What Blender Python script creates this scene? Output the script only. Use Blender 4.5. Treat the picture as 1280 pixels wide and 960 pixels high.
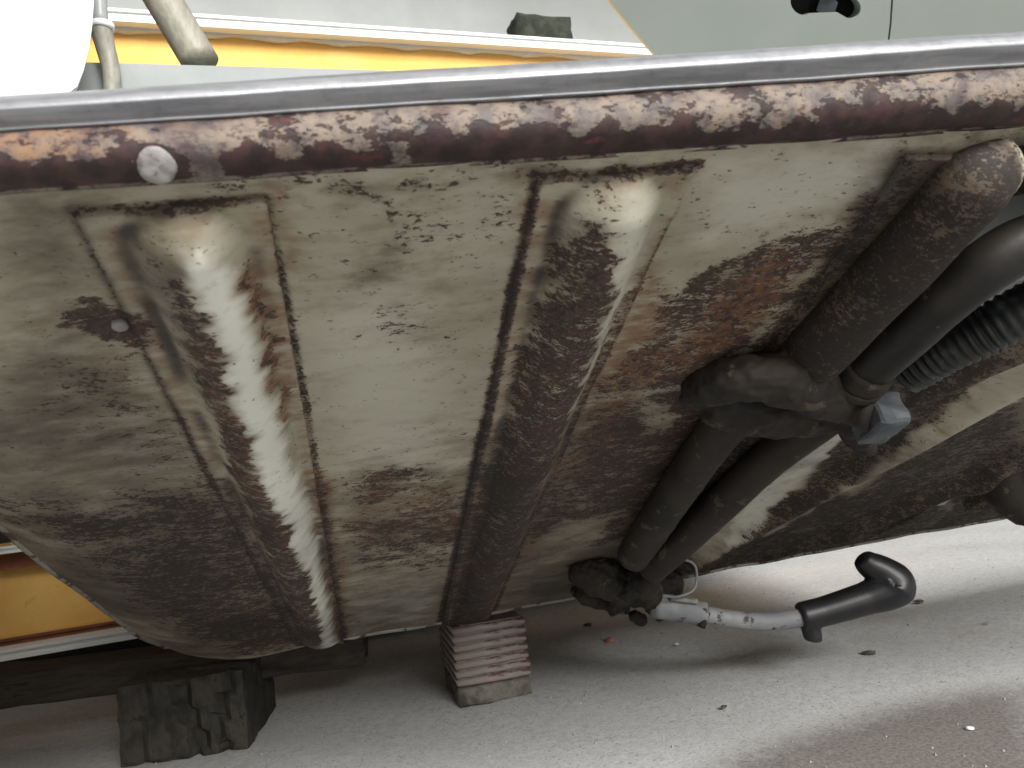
import bpy, bmesh, math, random
import numpy as np
from math import sin, cos, pi, radians, sqrt
from mathutils import Vector, Matrix, noise

random.seed(4)
for o in list(bpy.data.objects):
    bpy.data.objects.remove(o)
SC = bpy.context.scene
COL = SC.collection

# ------------------------------------------------------------------ camera
FPX = 1004.0                       # focal length in pixels of the 1280 wide picture
EYE = Vector((0.0, 0.0, 0.25))
cd = bpy.data.cameras.new('camera')
cam = bpy.data.objects.new('camera', cd)
COL.objects.link(cam)
SC.camera = cam
RC = Matrix.Rotation(radians(94.6), 3, 'X') @ Matrix.Rotation(radians(-6.6), 3, 'Z')
cam.matrix_world = Matrix.Translation(EYE) @ RC.to_4x4()
cd.sensor_width = 36.0
cd.lens = 36.0 * FPX / 1280.0
cd.clip_start = 0.01
cd.clip_end = 2000.0
cd.dof.use_dof = True
cd.dof.focus_distance = 0.55
cd.dof.aperture_fstop = 20.0

# ------------------------------------------------------------------ light
SUN_EL, SUN_AZ = 36.0, 152.0        # azimuth clockwise from +Y
world = bpy.data.worlds.new('World')
SC.world = world
world.use_nodes = True
wn = world.node_tree
bg = wn.nodes['Background']
sky = wn.nodes.new('ShaderNodeTexSky')
sky.sky_type = 'NISHITA'
sky.sun_disc = False
sky.sun_elevation = radians(SUN_EL)
sky.sun_rotation = radians(SUN_AZ)
sky.air_density = 1.0
sky.dust_density = 6.0
sky.ozone_density = 0.6
hsv = wn.nodes.new('ShaderNodeHueSaturation')
hsv.inputs['Saturation'].default_value = 0.35
wn.links.new(sky.outputs[0], hsv.inputs['Color'])
wn.links.new(hsv.outputs[0], bg.inputs['Color'])
bg.inputs['Strength'].default_value = 0.05
sd = bpy.data.lights.new('sun', 'SUN')
sd.energy = 4.6
sd.angle = radians(30)
sd.color = (1.0, 0.985, 0.955)
sun = bpy.data.objects.new('sun', sd)
COL.objects.link(sun)
az, el = radians(SUN_AZ), radians(SUN_EL)
to_sun = Vector((sin(az) * cos(el), cos(az) * cos(el), sin(el)))
sun.rotation_euler = (-to_sun).to_track_quat('-Z', 'Y').to_euler()
sun.location = to_sun * 8

SC.view_settings.view_transform = 'Standard'
SC.view_settings.look = 'None'
SC.view_settings.gamma = 1.0
SC.view_settings.exposure = 0.54
SC.cycles.max_bounces = 8

# ------------------------------------------------------------------ geometry helpers
def ray(px, py):
    return RC @ Vector(((px - 640.0) / FPX, -(py - 480.0) / FPX, -1.0))
def wat(px, py, Y):                                    # world point at forward distance Y
    d = ray(px, py)
    return EYE + d * (Y / d.y)
def gat(px, py, z=0.0):                                # world point at height z
    d = ray(px, py)
    return EYE + d * ((z - EYE.z) / d.z)
R_ = Vector((-0.17700603, 0.8826765, -0.43537462)).normalized()     # along the ribs
U_ = Vector((0.97756364, 0.20899488, 0.02627669))
U_ = (U_ - R_ * U_.dot(R_)).normalized()                             # along the sill
N_ = U_.cross(R_)
PD = 0.2068893
def plane_pt(px, py, w=0.0):
    d = ray(px, py)
    return EYE + d * ((PD + w) / N_.dot(d))
ORG = plane_pt(0, 240)
BODY = Matrix.Translation(ORG) @ Matrix((U_, R_, N_)).transposed().to_4x4()
BINV = BODY.inverted()
def L(px, py, w=0.0):                                  # body space point (x along sill, y along ribs, z up)
    return BINV @ plane_pt(px, py, w)
def LW(p):
    return BINV @ p

def mesh_obj(name, verts, faces, mat, parent=None, smooth=True):
    me = bpy.data.meshes.new(name)
    me.from_pydata([tuple(v) for v in verts], [], faces)
    me.update()
    if smooth:
        me.polygons.foreach_set('use_smooth', [True] * len(me.polygons))
    me.materials.append(mat)
    o = bpy.data.objects.new(name, me)
    COL.objects.link(o)
    if parent:
        o.parent = parent
    return o

def bm_obj(name, bm, mat, parent=None, smooth=True):
    bmesh.ops.recalc_face_normals(bm, faces=bm.faces)
    me = bpy.data.meshes.new(name)
    bm.to_mesh(me)
    bm.free()
    if smooth:
        me.polygons.foreach_set('use_smooth', [True] * len(me.polygons))
    me.materials.append(mat)
    o = bpy.data.objects.new(name, me)
    COL.objects.link(o)
    if parent:
        o.parent = parent
    return o

def grid_obj(name, V, mat, wear_tone=None, parent=None):    # V: (n,m,3) array
    n, m = V.shape[:2]
    me = bpy.data.meshes.new(name)
    me.vertices.add(n * m)
    me.vertices.foreach_set('co', V.reshape(-1).astype(np.float32))
    i = np.arange((n - 1) * m).reshape(n - 1, m)[:, :-1]
    q = np.stack([i, i + m, i + m + 1, i + 1], -1).reshape(-1, 4)
    me.loops.add(q.size)
    me.loops.foreach_set('vertex_index', q.reshape(-1).astype(np.int32))
    me.polygons.add(len(q))
    me.polygons.foreach_set('loop_start', (np.arange(len(q)) * 4).astype(np.int32))
    me.polygons.foreach_set('use_smooth', np.ones(len(q), bool))
    me.update(calc_edges=True)
    me.validate()
    if wear_tone is not None:
        a = me.attributes.new('wear_tone', 'FLOAT_COLOR', 'POINT')
        a.data.foreach_set('color', wear_tone.reshape(-1).astype(np.float32))
    me.materials.append(mat)
    o = bpy.data.objects.new(name, me)
    COL.objects.link(o)
    if parent:
        o.parent = parent
    return o

def spline(pts, n):
    P = [Vector(p) for p in pts]
    P = [P[0] * 2 - P[1]] + P + [P[-1] * 2 - P[-2]]
    out = []
    segs = len(P) - 3
    for k in range(n):
        u = k / (n - 1) * segs
        i = min(int(u), segs - 1)
        t = u - i
        a, b, c, d = P[i:i + 4]
        out.append(0.5 * ((2 * b) + (c - a) * t + (2 * a - 5 * b + 4 * c - d) * t * t + (3 * b - a - 3 * c + d) * t ** 3))
    return out

def tube(bm, pts, radii, seg=16, caps=True, flat=1.0, up=None, rough=0.0):
    rings = []
    prev = None
    for i, p in enumerate(pts):
        t = (pts[min(i + 1, len(pts) - 1)] - pts[max(i - 1, 0)]).normalized()
        a = prev if prev is not None else (up or Vector((0.13, 0.2, 0.97)))
        x = (a - t * a.dot(t))
        if x.length < 1e-4:
            x = t.orthogonal()
        x.normalize()
        prev = x
        y = t.cross(x)
        r = radii[i] if isinstance(radii, (list, tuple)) else radii
        ring = []
        for k in range(seg):
            an = 2 * pi * k / seg
            rr = r * (1 + (rough * noise.noise(Vector((p.x * 90, p.y * 90 + k * 1.7, p.z * 90))) if rough else 0))
            ring.append(bm.verts.new(p + x * cos(an) * rr * flat + y * sin(an) * rr))
        rings.append(ring)
    for a, b in zip(rings[:-1], rings[1:]):
        for k in range(seg):
            bm.faces.new((a[k], a[(k + 1) % seg], b[(k + 1) % seg], b[k]))
    if caps:
        bm.faces.new(rings[0])
        bm.faces.new(rings[-1])

def box_frame(c, ax, ay, az_, sx, sy, sz, name, mat, parent=None, bev=0.002, jit=0.0, cuts=0, seed=0, smooth=False):
    """box centred at c with axes ax, ay, az_ and full sizes; optional worn surface"""
    bm = bmesh.new()
    bmesh.ops.create_cube(bm, size=1.0)
    if cuts:
        bmesh.ops.subdivide_edges(bm, edges=bm.edges[:], cuts=cuts, use_grid_fill=True)
    for v in bm.verts:
        x, y, z = v.co.x * sx, v.co.y * sy, v.co.z * sz
        p = c + ax * x + ay * y + az_ * z
        if jit:
            nv = noise.noise_vector(p * 35 + Vector((seed, 0, 0))) * jit + noise.noise_vector(p * 130 + Vector((seed, 3, 0))) * jit * 0.4
            # knock the corners off
            e = sum(1 for q in (v.co.x, v.co.y, v.co.z) if abs(abs(q) - 0.5) < 1e-4)
            if e >= 2:
                p += (c - p).normalized() * jit * 1.3 * (0.6 + abs(noise.noise(p * 50)) * 2)
            p += nv
        v.co = p
    if bev and not cuts:
        bmesh.ops.bevel(bm, geom=bm.edges[:], offset=bev, segments=2, affect='EDGES')
    return bm_obj(name, bm, mat, parent, smooth)

def tag(o, label=None, cat=None, group=None, kind=None):
    if label: o['label'] = label
    if cat: o['category'] = cat
    if group: o['group'] = group
    if kind: o['kind'] = kind
    return o
def empty(name, mat4):
    o = bpy.data.objects.new(name, None)
    o.empty_display_size = 0.05
    COL.objects.link(o)
    o.matrix_world = mat4
    return o

# ------------------------------------------------------------------ material helpers
class NT:
    def __init__(s, name):
        s.m = bpy.data.materials.new(name)
        s.m.use_nodes = True
        s.t = s.m.node_tree
        s.b = s.t.nodes['Principled BSDF']
    def n(s, ty, **kw):
        x = s.t.nodes.new(ty)
        for k, v in kw.items():
            setattr(x, k, v)
        return x
    def lk(s, a, b):
        s.t.links.new(a, b)
    def put(s, sock, v):
        if hasattr(v, 'is_output') or isinstance(v, bpy.types.NodeSocket):
            s.lk(v, sock)
        elif isinstance(v, (tuple, list)) and len(v) == 3 and sock.type == 'RGBA':
            sock.default_value = (*v, 1)
        else:
            sock.default_value = v
    def coord(s, scale=(1, 1, 1), rot=(0, 0, 0)):
        c = s.n('ShaderNodeTexCoord')
        mp = s.n('ShaderNodeMapping')
        mp.inputs['Scale'].default_value = scale
        mp.inputs['Rotation'].default_value = rot
        s.lk(c.outputs['Object'], mp.inputs['Vector'])
        return mp.outputs[0]
    def noise(s, vec, scale, detail=6, rough=0.6, dist=0.0):
        x = s.n('ShaderNodeTexNoise')
        s.lk(vec, x.inputs['Vector'])
        x.inputs['Scale'].default_value = scale
        x.inputs['Detail'].default_value = detail
        x.inputs['Roughness'].default_value = rough
        x.inputs['Distortion'].default_value = dist
        return x.outputs['Fac']
    def math(s, op, a, b=0.0, clamp=False):
        x = s.n('ShaderNodeMath', operation=op, use_clamp=clamp)
        s.put(x.inputs[0], a)
        s.put(x.inputs[1], b)
        return x.outputs[0]
    def step(s, v, lo, hi, a=0.0, b=1.0):
        x = s.n('ShaderNodeMapRange')
        x.interpolation_type = 'SMOOTHSTEP'
        s.put(x.inputs['Value'], v)
        x.inputs['From Min'].default_value = lo
        x.inputs['From Max'].default_value = hi
        x.inputs['To Min'].default_value = a
        x.inputs['To Max'].default_value = b
        return x.outputs['Result']
    def mix(s, f, a, b, mode='MIX'):
        x = s.n('ShaderNodeMix', data_type='RGBA', blend_type=mode)
        s.put(x.inputs['Factor'], f)
        s.put(x.inputs[6], a)
        s.put(x.inputs[7], b)
        return x.outputs[2]
    def bump(s, h, strength=0.3, dist=0.001):
        x = s.n('ShaderNodeBump')
        x.inputs['Strength'].default_value = strength
        x.inputs['Distance'].default_value = dist
        s.lk(h, x.inputs['Height'])
        s.lk(x.outputs[0], s.b.inputs['Normal'])
    def out(s, col=None, rough=None, metal=None, spec=None):
        if col is not None: s.put(s.b.inputs['Base Color'], col)
        if rough is not None: s.put(s.b.inputs['Roughness'], rough)
        if metal is not None: s.put(s.b.inputs['Metallic'], metal)
        if spec is not None: s.put(s.b.inputs['Specular IOR Level'], spec)
        return s.m

def mat_body():
    """old cream enamel over maroon primer over rust; 'wear' carries paint loss, grime and painted light and shade"""
    s = NT('weathered_cream_paint')
    at_ = s.n('ShaderNodeAttribute', attribute_name='wear_tone')
    sep = s.n('ShaderNodeSeparateColor')
    s.lk(at_.outputs['Color'], sep.inputs[0])
    rust, grime_shade, clean_lit, orange = sep.outputs[0], sep.outputs[1], sep.outputs[2], at_.outputs['Alpha']
    v = s.coord((1.0, 2.1, 1.5), (0, 0, radians(-14)))
    fl = s.noise(v, 95, 10, 0.66, 0.3)
    fl = s.math('ADD', s.math('MULTIPLY', fl, 0.65), s.math('MULTIPLY', s.noise(s.coord((1.4, 1.0, 1), (0, 0, 0.6)), 42, 8, 0.7, 0.5), 0.35))
    fl2 = s.noise(v, 330, 6, 0.7)
    flake = s.math('ADD', s.math('MULTIPLY', fl, 0.56), s.math('MULTIPLY', fl2, 0.44))
    x = s.math('ADD', s.math('MULTIPLY', s.math('SUBTRACT', flake, 0.5), 4.4), rust)
    m_r = s.step(x, 0.47, 0.53)
    # cream enamel
    big = s.noise(s.coord(), 9, 4, 0.5)
    cream = s.mix(s.step(big, 0.35, 0.7), (0.30, 0.275, 0.205), (0.375, 0.352, 0.275))
    sm = s.noise(s.coord((1, 2.5, 1)), 40, 8, 0.65)
    stain = s.math('MULTIPLY', s.step(s.math('ADD', sm, s.math('MULTIPLY', grime_shade, 0.35)), 0.50, 0.85), 0.85)
    cream = s.mix(stain, cream, (0.17, 0.125, 0.075))
    cream = s.mix(s.math('MULTIPLY', s.step(orange, 0.05, 0.9), s.step(sm, 0.3, 0.6)), cream, (0.17, 0.095, 0.05))
    spk = s.step(s.noise(v, 130, 9, 0.75), 0.56, 0.66, 0, 0.75)
    spk = s.math('MULTIPLY', spk, s.step(s.noise(s.coord(), 17, 5, 0.6), 0.40, 0.66))
    cream = s.mix(spk, cream, (0.13, 0.085, 0.05))
    wash = s.step(s.noise(s.coord((0.5, 1.6, 1)), 20, 7, 0.7, 0.6), 0.42, 0.75, 0, 0.6)
    cream = s.mix(wash, cream, (0.20, 0.17, 0.115))
    cream = s.mix(s.math('MULTIPLY', clean_lit, s.step(s.noise(v, 70, 6, 0.6), 0.75, 0.55, 0.5, 1.0)), cream, (0.64, 0.64, 0.57))
    # grime film and painted shade
    gf = s.math('ADD', grime_shade, s.math('MULTIPLY', s.math('SUBTRACT', s.noise(v, 26, 8, 0.7), 0.5), 1.0))
    cream = s.mix(s.step(gf, 0.15, 1.15, 0.0, 0.97), cream, (0.026, 0.0215, 0.0175))
    # primer / rust
    pr = s.mix(s.step(s.noise(s.coord(), 420, 6, 0.75), 0.40, 0.60), (0.022, 0.0145, 0.012), (0.070, 0.042, 0.031))
    pr = s.mix(s.step(s.noise(v, 60, 6, 0.6), 0.5, 0.68), pr, (0.058, 0.026, 0.022))
    orf = s.math('MULTIPLY', s.step(s.noise(s.coord(), 150, 6, 0.65), 0.44, 0.6), s.step(orange, 0.05, 0.8))
    pr = s.mix(orf, pr, (0.125, 0.056, 0.030))
    pr = s.mix(s.step(gf, 0.25, 1.1, 0.0, 0.92), pr, (0.014, 0.012, 0.010))
    fk = s.step(s.noise(v, 260, 7, 0.78), 0.56, 0.62)
    fk = s.math('MULTIPLY', fk, s.step(s.noise(v, 34, 4, 0.6), 0.42, 0.62))
    cream = s.mix(s.math('MULTIPLY', s.step(rust, 0.2, 0.62, 0, 0.75), s.step(s.noise(v, 48, 8, 0.7), 0.32, 0.62)), cream, (0.105, 0.070, 0.045))
    m_r = s.math('MULTIPLY', m_r, s.math('SUBTRACT', 1.0, s.math('MULTIPLY', fk, 0.8)))
    col = s.mix(m_r, cream, pr)
    # tiny chips
    ch = s.step(s.noise(v, 210, 3, 0.5), 0.66, 0.70)
    ch = s.math('MULTIPLY', ch, s.step(s.noise(s.coord(), 22, 3, 0.5), 0.42, 0.62))
    col = s.mix(s.math('MULTIPLY', ch, 0.85), col, (0.05, 0.03, 0.02))
    hgt = s.math('SUBTRACT', s.math('MULTIPLY', sm, 0.5), s.math('MULTIPLY', m_r, s.math('ADD', 0.35, s.math('MULTIPLY', fl2, -0.6))))
    s.bump(hgt, 0.55, 0.0008)
    rg = s.mix(m_r, (0.58, 0.58, 0.58), (0.80, 0.80, 0.80))
    return s.out(col, rg, 0.0, 0.35)

def mat_bead():
    """sill bead: chalky pink-beige upper face, bare maroon lower face"""
    s = NT('sill_bead_paint')
    at_ = s.n('ShaderNodeAttribute', attribute_name='wear_tone')
    sep = s.n('ShaderNodeSeparateColor')
    s.lk(at_.outputs['Color'], sep.inputs[0])
    v = s.coord((0.9, 1.6, 1.6))
    a = s.math('ADD', s.math('MULTIPLY', s.noise(v, 85, 10, 0.66, 0.3), 0.6), s.math('MULTIPLY', s.noise(v, 300, 6, 0.7), 0.4))
    x = s.math('ADD', s.math('MULTIPLY', s.math('SUBTRACT', a, 0.5), 2.5), sep.outputs[0])
    m = s.step(x, 0.46, 0.54)
    n2 = s.noise(s.coord(), 120, 8, 0.6)
    beige = s.mix(s.step(n2, 0.38, 0.62), (0.105, 0.088, 0.080), (0.185, 0.162, 0.138))
    beige = s.mix(s.step(s.noise(s.coord(), 48, 6, 0.6), 0.52, 0.66), beige, (0.062, 0.046, 0.052))
    beige = s.mix(s.math('MULTIPLY', sep.outputs[2], s.step(n2, 0.4, 0.6)), beige, (0.20, 0.12, 0.07))
    fsp = s.step(s.noise(s.coord((1, 1.6, 1.6)), 210, 8, 0.72), 0.52, 0.60, 0, 0.75)
    beige = s.mix(fsp, beige, (0.045, 0.030, 0.030))
    mar = s.mix(s.step(n2, 0.4, 0.62), (0.020, 0.012, 0.0125), (0.046, 0.023, 0.022))
    mar = s.mix(s.step(s.noise(s.coord((1, 2, 2)), 55, 6, 0.6), 0.62, 0.70), mar, (0.10, 0.026, 0.024))
    col = s.mix(m, beige, mar)
    col = s.mix(s.step(s.math('ADD', sep.outputs[1], s.math('MULTIPLY', s.math('SUBTRACT', a, 0.5), 0.8)), 0.3, 1.0, 0, 0.92), col, (0.022, 0.017, 0.016))
    s.bump(s.math('ADD', s.math('MULTIPLY', m, -0.5), n2), 0.6, 0.0009)
    return s.out(col, 0.62, 0.0, 0.3)

def mat_simple(name, c1, c2, scale=30, rough=0.6, metal=0.0, spec=0.4, bump=0.3, bd=0.001, stretch=(1, 1, 1), lo=0.35, hi=0.65, detail=7):
    s = NT(name)
    a = s.noise(s.coord(stretch), scale, detail, 0.62)
    s.bump(a, bump, bd)
    return s.out(s.mix(s.step(a, lo, hi), c1, c2), rough, metal, spec)

def mat_worn(name, base, base2, chip, amount=0.6, scale=60, rough=0.5, metal=0.0, spec=0.4, chip_metal=0.0, stretch=(1, 1, 1)):
    s = NT(name)
    a = s.noise(s.coord(stretch), scale, 9, 0.65)
    b = s.noise(s.coord(), scale * 0.35, 5, 0.6)
    m = s.step(a, amount, amount + 0.035)
    col = s.mix(m, s.mix(s.step(b, 0.35, 0.65), base, base2), chip)
    s.bump(s.math('SUBTRACT', a, s.math('MULTIPLY', m, 0.4)), 0.4, 0.0008)
    return s.out(col, rough, metal, spec)

M_BODY = mat_body()
M_BEAD = mat_bead()

def mat_alu():
    s = NT('dull_aluminium')
    a = s.noise(s.coord((0.25, 3, 3)), 90, 8, 0.6)
    b = s.noise(s.coord(), 150, 6, 0.65)
    c = s.mix(s.step(a, 0.3, 0.7), (0.20, 0.205, 0.22), (0.33, 0.335, 0.35))
    c = s.mix(s.step(b, 0.50, 0.80, 0, 0.45), c, (0.12, 0.12, 0.13))
    s.bump(b, 0.3, 0.0006)
    return s.out(c, s.step(b, 0.3, 0.7, 0.42, 0.6), 0.55, 0.5)
M_ALU = mat_alu()
M_GREASE = mat_worn('greasy_dark_steel', (0.011, 0.009, 0.0075), (0.026, 0.020, 0.015), (0.070, 0.055, 0.040), 0.61, 60, 0.66, 0.0, 0.28)
M_PIPE = mat_worn('oily_pipe_steel', (0.009, 0.0085, 0.008), (0.022, 0.018, 0.015), (0.075, 0.060, 0.045), 0.62, 75, 0.55, 0.0, 0.3)
M_HOSE = mat_simple('old_rubber_hose', (0.010, 0.011, 0.011), (0.055, 0.066, 0.061), 70, 0.55, 0, 0.4, 0.5, 0.001, (1, 1, 1), 0.5, 0.7)
M_NUT = mat_worn('grey_scuffed_steel', (0.055, 0.062, 0.070), (0.095, 0.104, 0.113), (0.36, 0.37, 0.37), 0.66, 110, 0.6, 0.1, 0.4)
M_RUBBER = mat_simple('black_rubber', (0.008, 0.008, 0.009), (0.014, 0.014, 0.016), 60, 0.42, 0, 0.45, 0.15, 0.0004)
M_STAND = mat_worn('flaking_silver_paint', (0.17, 0.175, 0.185), (0.26, 0.265, 0.27), (0.045, 0.038, 0.034), 0.585, 70, 0.62, 0.05, 0.35)
M_SCREW = mat_worn('pitted_zinc', (0.19, 0.18, 0.175), (0.27, 0.26, 0.245), (0.16, 0.14, 0.135), 0.56, 260, 0.6, 0.1, 0.4)
M_WHITE = mat_simple('white_paint', (0.78, 0.80, 0.80), (0.83, 0.84, 0.84), 12, 0.35, 0, 0.5, 0.05)
M_GREYPANEL = mat_simple('pale_green_grey_enamel', (0.24, 0.265, 0.24), (0.27, 0.295, 0.27), 5, 0.3, 0, 0.5, 0.03, 0.0005)
M_INNER = mat_simple('grey_white_panel_paint', (0.30, 0.32, 0.32), (0.37, 0.39, 0.39), 9, 0.4, 0, 0.5, 0.1)
M_CABLE = mat_simple('grey_beige_sleeve', (0.20, 0.195, 0.16), (0.27, 0.26, 0.215), 45, 0.55, 0, 0.4, 0.3, 0.001, (6, 6, 0.6))
M_DARK = mat_simple('dark_recess', (0.01, 0.011, 0.012), (0.03, 0.032, 0.034), 60, 0.7, 0, 0.3, 0.3)

# ------------------------------------------------------------------ wear and painted light outlines (image pixels projected onto the floor sheet)
def poly(pts):
    return np.array([tuple(L(x, y))[:2] for x, y in pts])
def sdf(poly_, X, Y):                                   # metres, positive inside
    d2 = np.full(X.shape, 1e9)
    ins = np.zeros(X.shape, bool)
    n = len(poly_)
    for i in range(n):
        ax, ay = poly_[i]
        bx, by = poly_[(i + 1) % n]
        ex, ey = bx - ax, by - ay
        wx, wy = X - ax, Y - ay
        t = np.clip((wx * ex + wy * ey) / (ex * ex + ey * ey + 1e-12), 0, 1)
        d2 = np.minimum(d2, (wx - ex * t) ** 2 + (wy - ey * t) ** 2)
        c = ((ay > Y) != (by > Y)) & (X < ex * (Y - ay) / (ey + 1e-12) + ax)
        ins ^= c
    d = np.sqrt(d2)
    return np.where(ins, d, -d)

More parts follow.
